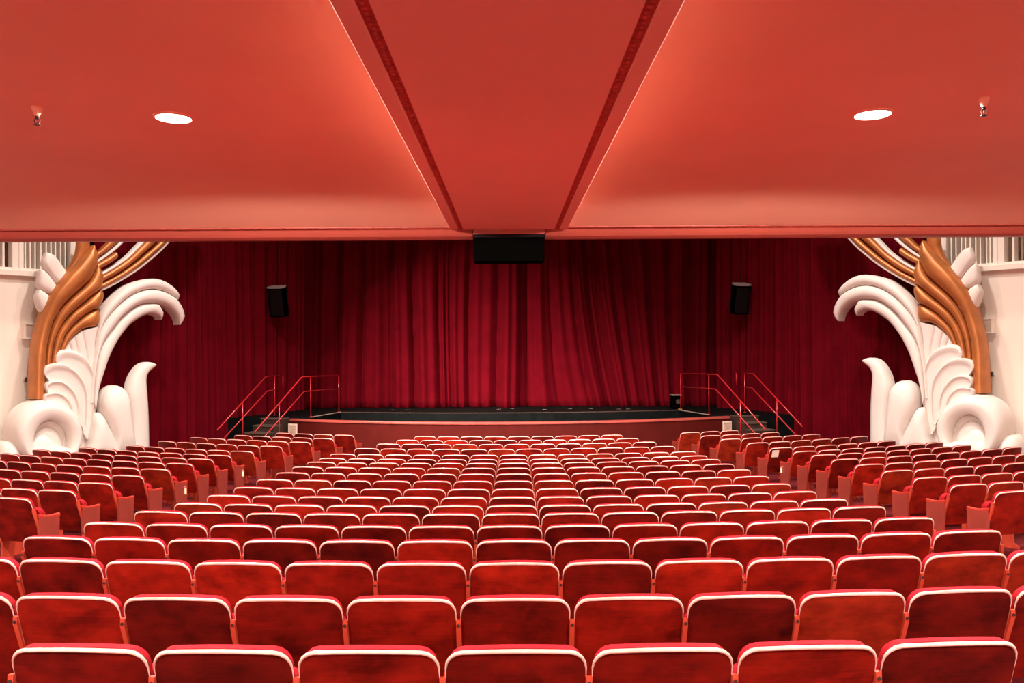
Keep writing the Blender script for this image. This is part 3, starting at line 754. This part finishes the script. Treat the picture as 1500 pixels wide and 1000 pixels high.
M_STD = {k: std_mesh(k * SP / 2) for k in (-1, 1)}; M_ARM = {k: arm_mesh(k * SP / 2) for k in (-1, 1)}
M_PAN = {k: panel_mesh(k * (SP / 2 + .010)) for k in (-1, 1)}; M_BOLT = {k: bolt_mesh(k * SP / 2) for k in (-1, 1)}
def lamp_meshes(k):
    x = k * (SP / 2 + .026)
    hood = MB(); V = []; Fc = []
    for i in range(7):
        a = math.pi * i / 6
        for j in range(5):
            b = math.pi / 2 * j / 4
            V.append((x + k * .035 * math.sin(a) * math.cos(b), .30 + .035 * math.cos(a), .52 + .03 * math.sin(b) * math.sin(a)))
    for i in range(6):
        for j in range(4): Fc.append((i * 5 + j, i * 5 + j + 1, (i + 1) * 5 + j + 1, (i + 1) * 5 + j))
    hood.add(V, Fc); h = finish(hood.V, hood.F, 'lamp_hood', 60)
    g = MB().box(min(x, x + k * .022), max(x, x + k * .022), .302, .318, .42, .517); gl = finish(g.V, g.F, 'lamp_glow')
    return h, gl
M_LAMP = {k: lamp_meshes(k) for k in (-1, 1)}
for me, mt in ((M_PAD, PAD), (M_RIM, RIM), (M_SEAT, PAD), (M_UNDER, ARM)): me.materials.append(mt)
for k in (-1, 1):
    M_STD[k].materials.append(IRON); M_ARM[k].materials.append(ARM); M_PAN[k].materials.append(ENDP); M_BOLT[k].materials.append(BOLT)
    M_LAMP[k][0].materials.append(ENDP); M_LAMP[k][1].materials.append(AISLEE)
M_BACK.materials.append(WOODS['mid'])

ORD = 'first second third fourth fifth sixth seventh eighth ninth tenth eleventh twelfth thirteenth fourteenth fifteenth sixteenth seventeenth eighteenth nineteenth'.split()
TONE = {'dark': 'very dark-red', 'deep': 'dark-red', 'mid': 'plain red', 'bright': 'bright-red', 'brown': 'brownish-red'}
spec = []        # (x, y, z, rotz, row, block, index from aisle, tone, left end?, right end?, centre-block size)
def place(row, ang):
    R = AC - ROWD[row]; x = R * math.sin(ang); y = AC - R * math.cos(ang)
    return x, y, CAM_Z - ROWT[row] - BACKH, ang
def px_of(x, y, z=1.2):
    v = Vector((x, y, z)) - CAM; return 750 + F * v.dot(rt) / v.dot(fw)
tones = {0: 'deep deep deep deep dark mid deep deep mid dark deep mid deep'.split(),
         1: 'mid deep mid dark deep mid deep mid dark brown dark deep mid'.split(),
         2: 'mid deep bright bright mid mid bright deep bright mid deep brown brown'.split(),
         3: 'deep mid deep dark dark bright deep deep dark mid deep mid deep'.split()}
rt_ = random.Random(17)
def tone_of(row, k):
    if row in tones: return tones[row][k % 13]
    return rt_.choice(['dark', 'deep', 'deep', 'mid', 'mid', 'mid', 'bright', 'brown'])
NC = [13] * 15 + [12, 11, 10, 9]
OFFC = [.016, .02, .02, .02, -.01, .0, .01, .02, .03, .04, .05, .05, .06, .06, .06, .10, .14, .17, .20]
for row in range(19):
    R = AC - ROWD[row]; n = NC[row]
    for k in range(n):
        a = ((k - (n - 1) / 2) * SP + OFFC[row]) / R
        x, y, z, r = place(row, a); p = px_of(x, y)
        tn = tone_of(row, k)
        if p < -90 or p > 1590: continue
        spec.append((x, y, z, r, row, 'c', k, tn, k == 0, k == n - 1, n))
EDGE_L = {18: -3.66, 17: -3.96, 16: -4.28, 15: -4.67, 14: -5.0}; EDGE_R = {18: 4.02, 17: 4.3, 16: 4.52, 15: 4.87, 14: 5.07}
LIM = {18: 5.75, 17: 6.7, 16: 7.35, 15: 7.9, 14: 8.35, 13: 8.8, 12: 9.2, 11: 9.55}
for row in range(5, 19):
    R = AC - ROWD[row]
    for s in (-1, 1):
        e = EDGE_L.get(row, -5.14) if s < 0 else EDGE_R.get(row, 5.23)
        a0 = math.asin(e / R)
        for k in range(14):
            a = a0 + s * (k + .5) * (SP - .005) / R
            x, y, z, r = place(row, a); p = px_of(x, y)
            if abs(x) + .2 > LIM.get(row, 10.4): break
            if p < -45 or p > 1545: break
            spec.append((x, y, z, r, row, 'l' if s < 0 else 'r', k, tone_of(row, k), s > 0 and k == 0, s < 0 and k == 0, 0))
spec.sort(key=lambda c: math.hypot(c[0], c[1]))
LAMPS = {('l', 10), ('l', 13), ('r', 13)}
def seat_parts(c):
    x, y, z, r, row, blk, k, tn, le, re, n = c
    P = [('backrest', M_BACK, None), ('rim', M_RIM, 'backrest'), ('back_pad', M_PAD, None), ('seat', M_SEAT, None), ('seat_underside', M_UNDER, 'seat'), ('standard', M_STD[-1], None), ('bolt', M_BOLT[-1], 'standard'), ('armrest', M_ARM[-1], None)]
    if re: P += [('standard', M_STD[1], None), ('armrest', M_ARM[1], None), ('end_panel', M_PAN[1], None)]
    if le: P += [('end_panel', M_PAN[-1], None)]
    elif blk == 'r' and False: pass
    if (blk, row) in LAMPS and k == 0:
        kk = 1 if blk == 'l' else -1
        P += [('aisle_lamp', M_LAMP[kk][0], 'end_panel'), ('lamp_glow', M_LAMP[kk][1], 'end_panel')]
    return P
LIMIT = 300
rest = []
for i, c in enumerate(spec):
    x, y, z, r, row, blk, k, tn, le, re, n = c
    if i >= LIMIT: rest.append(c); continue
    t = TONE[tn]; rw = ORD[18 - row]
    if blk == 'c':
        lab = '%s theatre seat in centre block, %s row from stage, %s from house-left aisle' % (t, rw, ORD[k]); grp = 'theatre seats of the centre block'
    else:
        sd = 'left' if blk == 'l' else 'right'
        lab = '%s theatre seat in house-%s block, %s row from stage, %s from the aisle' % (t, sd, rw, ORD[k]); grp = 'theatre seats of the house-%s block' % sd
    root = thing('theatre_seat', lab, 'theatre seat', (x, y, z), r, grp)
    made = {}
    for nm, me, par in seat_parts(c):
        o = bpy.data.objects.new(nm, me); COL.objects.link(o)
        o.parent = made[par] if par else root
        made[nm] = o
        if nm == 'backrest':
            o.material_slots[0].link = 'OBJECT'; o.material_slots[0].material = WOODS[tn]
# the farthest seats, past the three hundred largest, as one object
V = []; Fc = []; MI = []; mats = []
def mi(m):
    if m not in mats: mats.append(m)
    return mats.index(m)
for c in rest:
    T = Matrix.Translation(c[:3]) @ Matrix.Rotation(c[3], 4, 'Z')
    for nm, me, par in seat_parts(c):
        if nm in ('bolt', 'seat_underside'): continue
        n0 = len(V); V += [T @ v.co for v in me.vertices]
        mt = mi(WOODS[c[7]] if nm == 'backrest' else me.materials[0])
        for p in me.polygons: Fc.append(tuple(q + n0 for q in p.vertices)); MI.append(mt)
if V:
    me = mesh('theatre_seats', V, Fc); 
    for m_ in mats: me.materials.append(m_)
    me.polygons.foreach_set('material_index', MI); me.set_sharp_from_angle(angle=math.radians(42))
    o = obj('theatre_seats', me); tag(o, 'farthest red theatre seats in the front rows nearest the stage', 'theatre seats', kind='stuff')

# sheet of paper on the back of a house-right aisle seat
for c in spec:
    if c[5] == 'r' and c[4] == 14 and c[6] == 0:
        T = Matrix.Translation(c[:3]) @ Matrix.Rotation(c[3], 4, 'Z')
        V = []
        for o_ in (-.0085, -.010):
            for b in (.045, .185):
                for a in (-.205, -.06): V.append(T @ Vector(back_pt(a, b, o_)))
        g = obj('paper_sheet', mesh('paper_sheet', V, [(0, 1, 3, 2), (4, 6, 7, 5), (0, 4, 5, 1), (2, 3, 7, 6), (0, 2, 6, 4), (1, 5, 7, 3)], False), PAPER)
        tag(g, 'sheet of pale paper stuck to the back of an aisle seat', 'paper')
print('seats', len(spec), 'rest', len(rest))
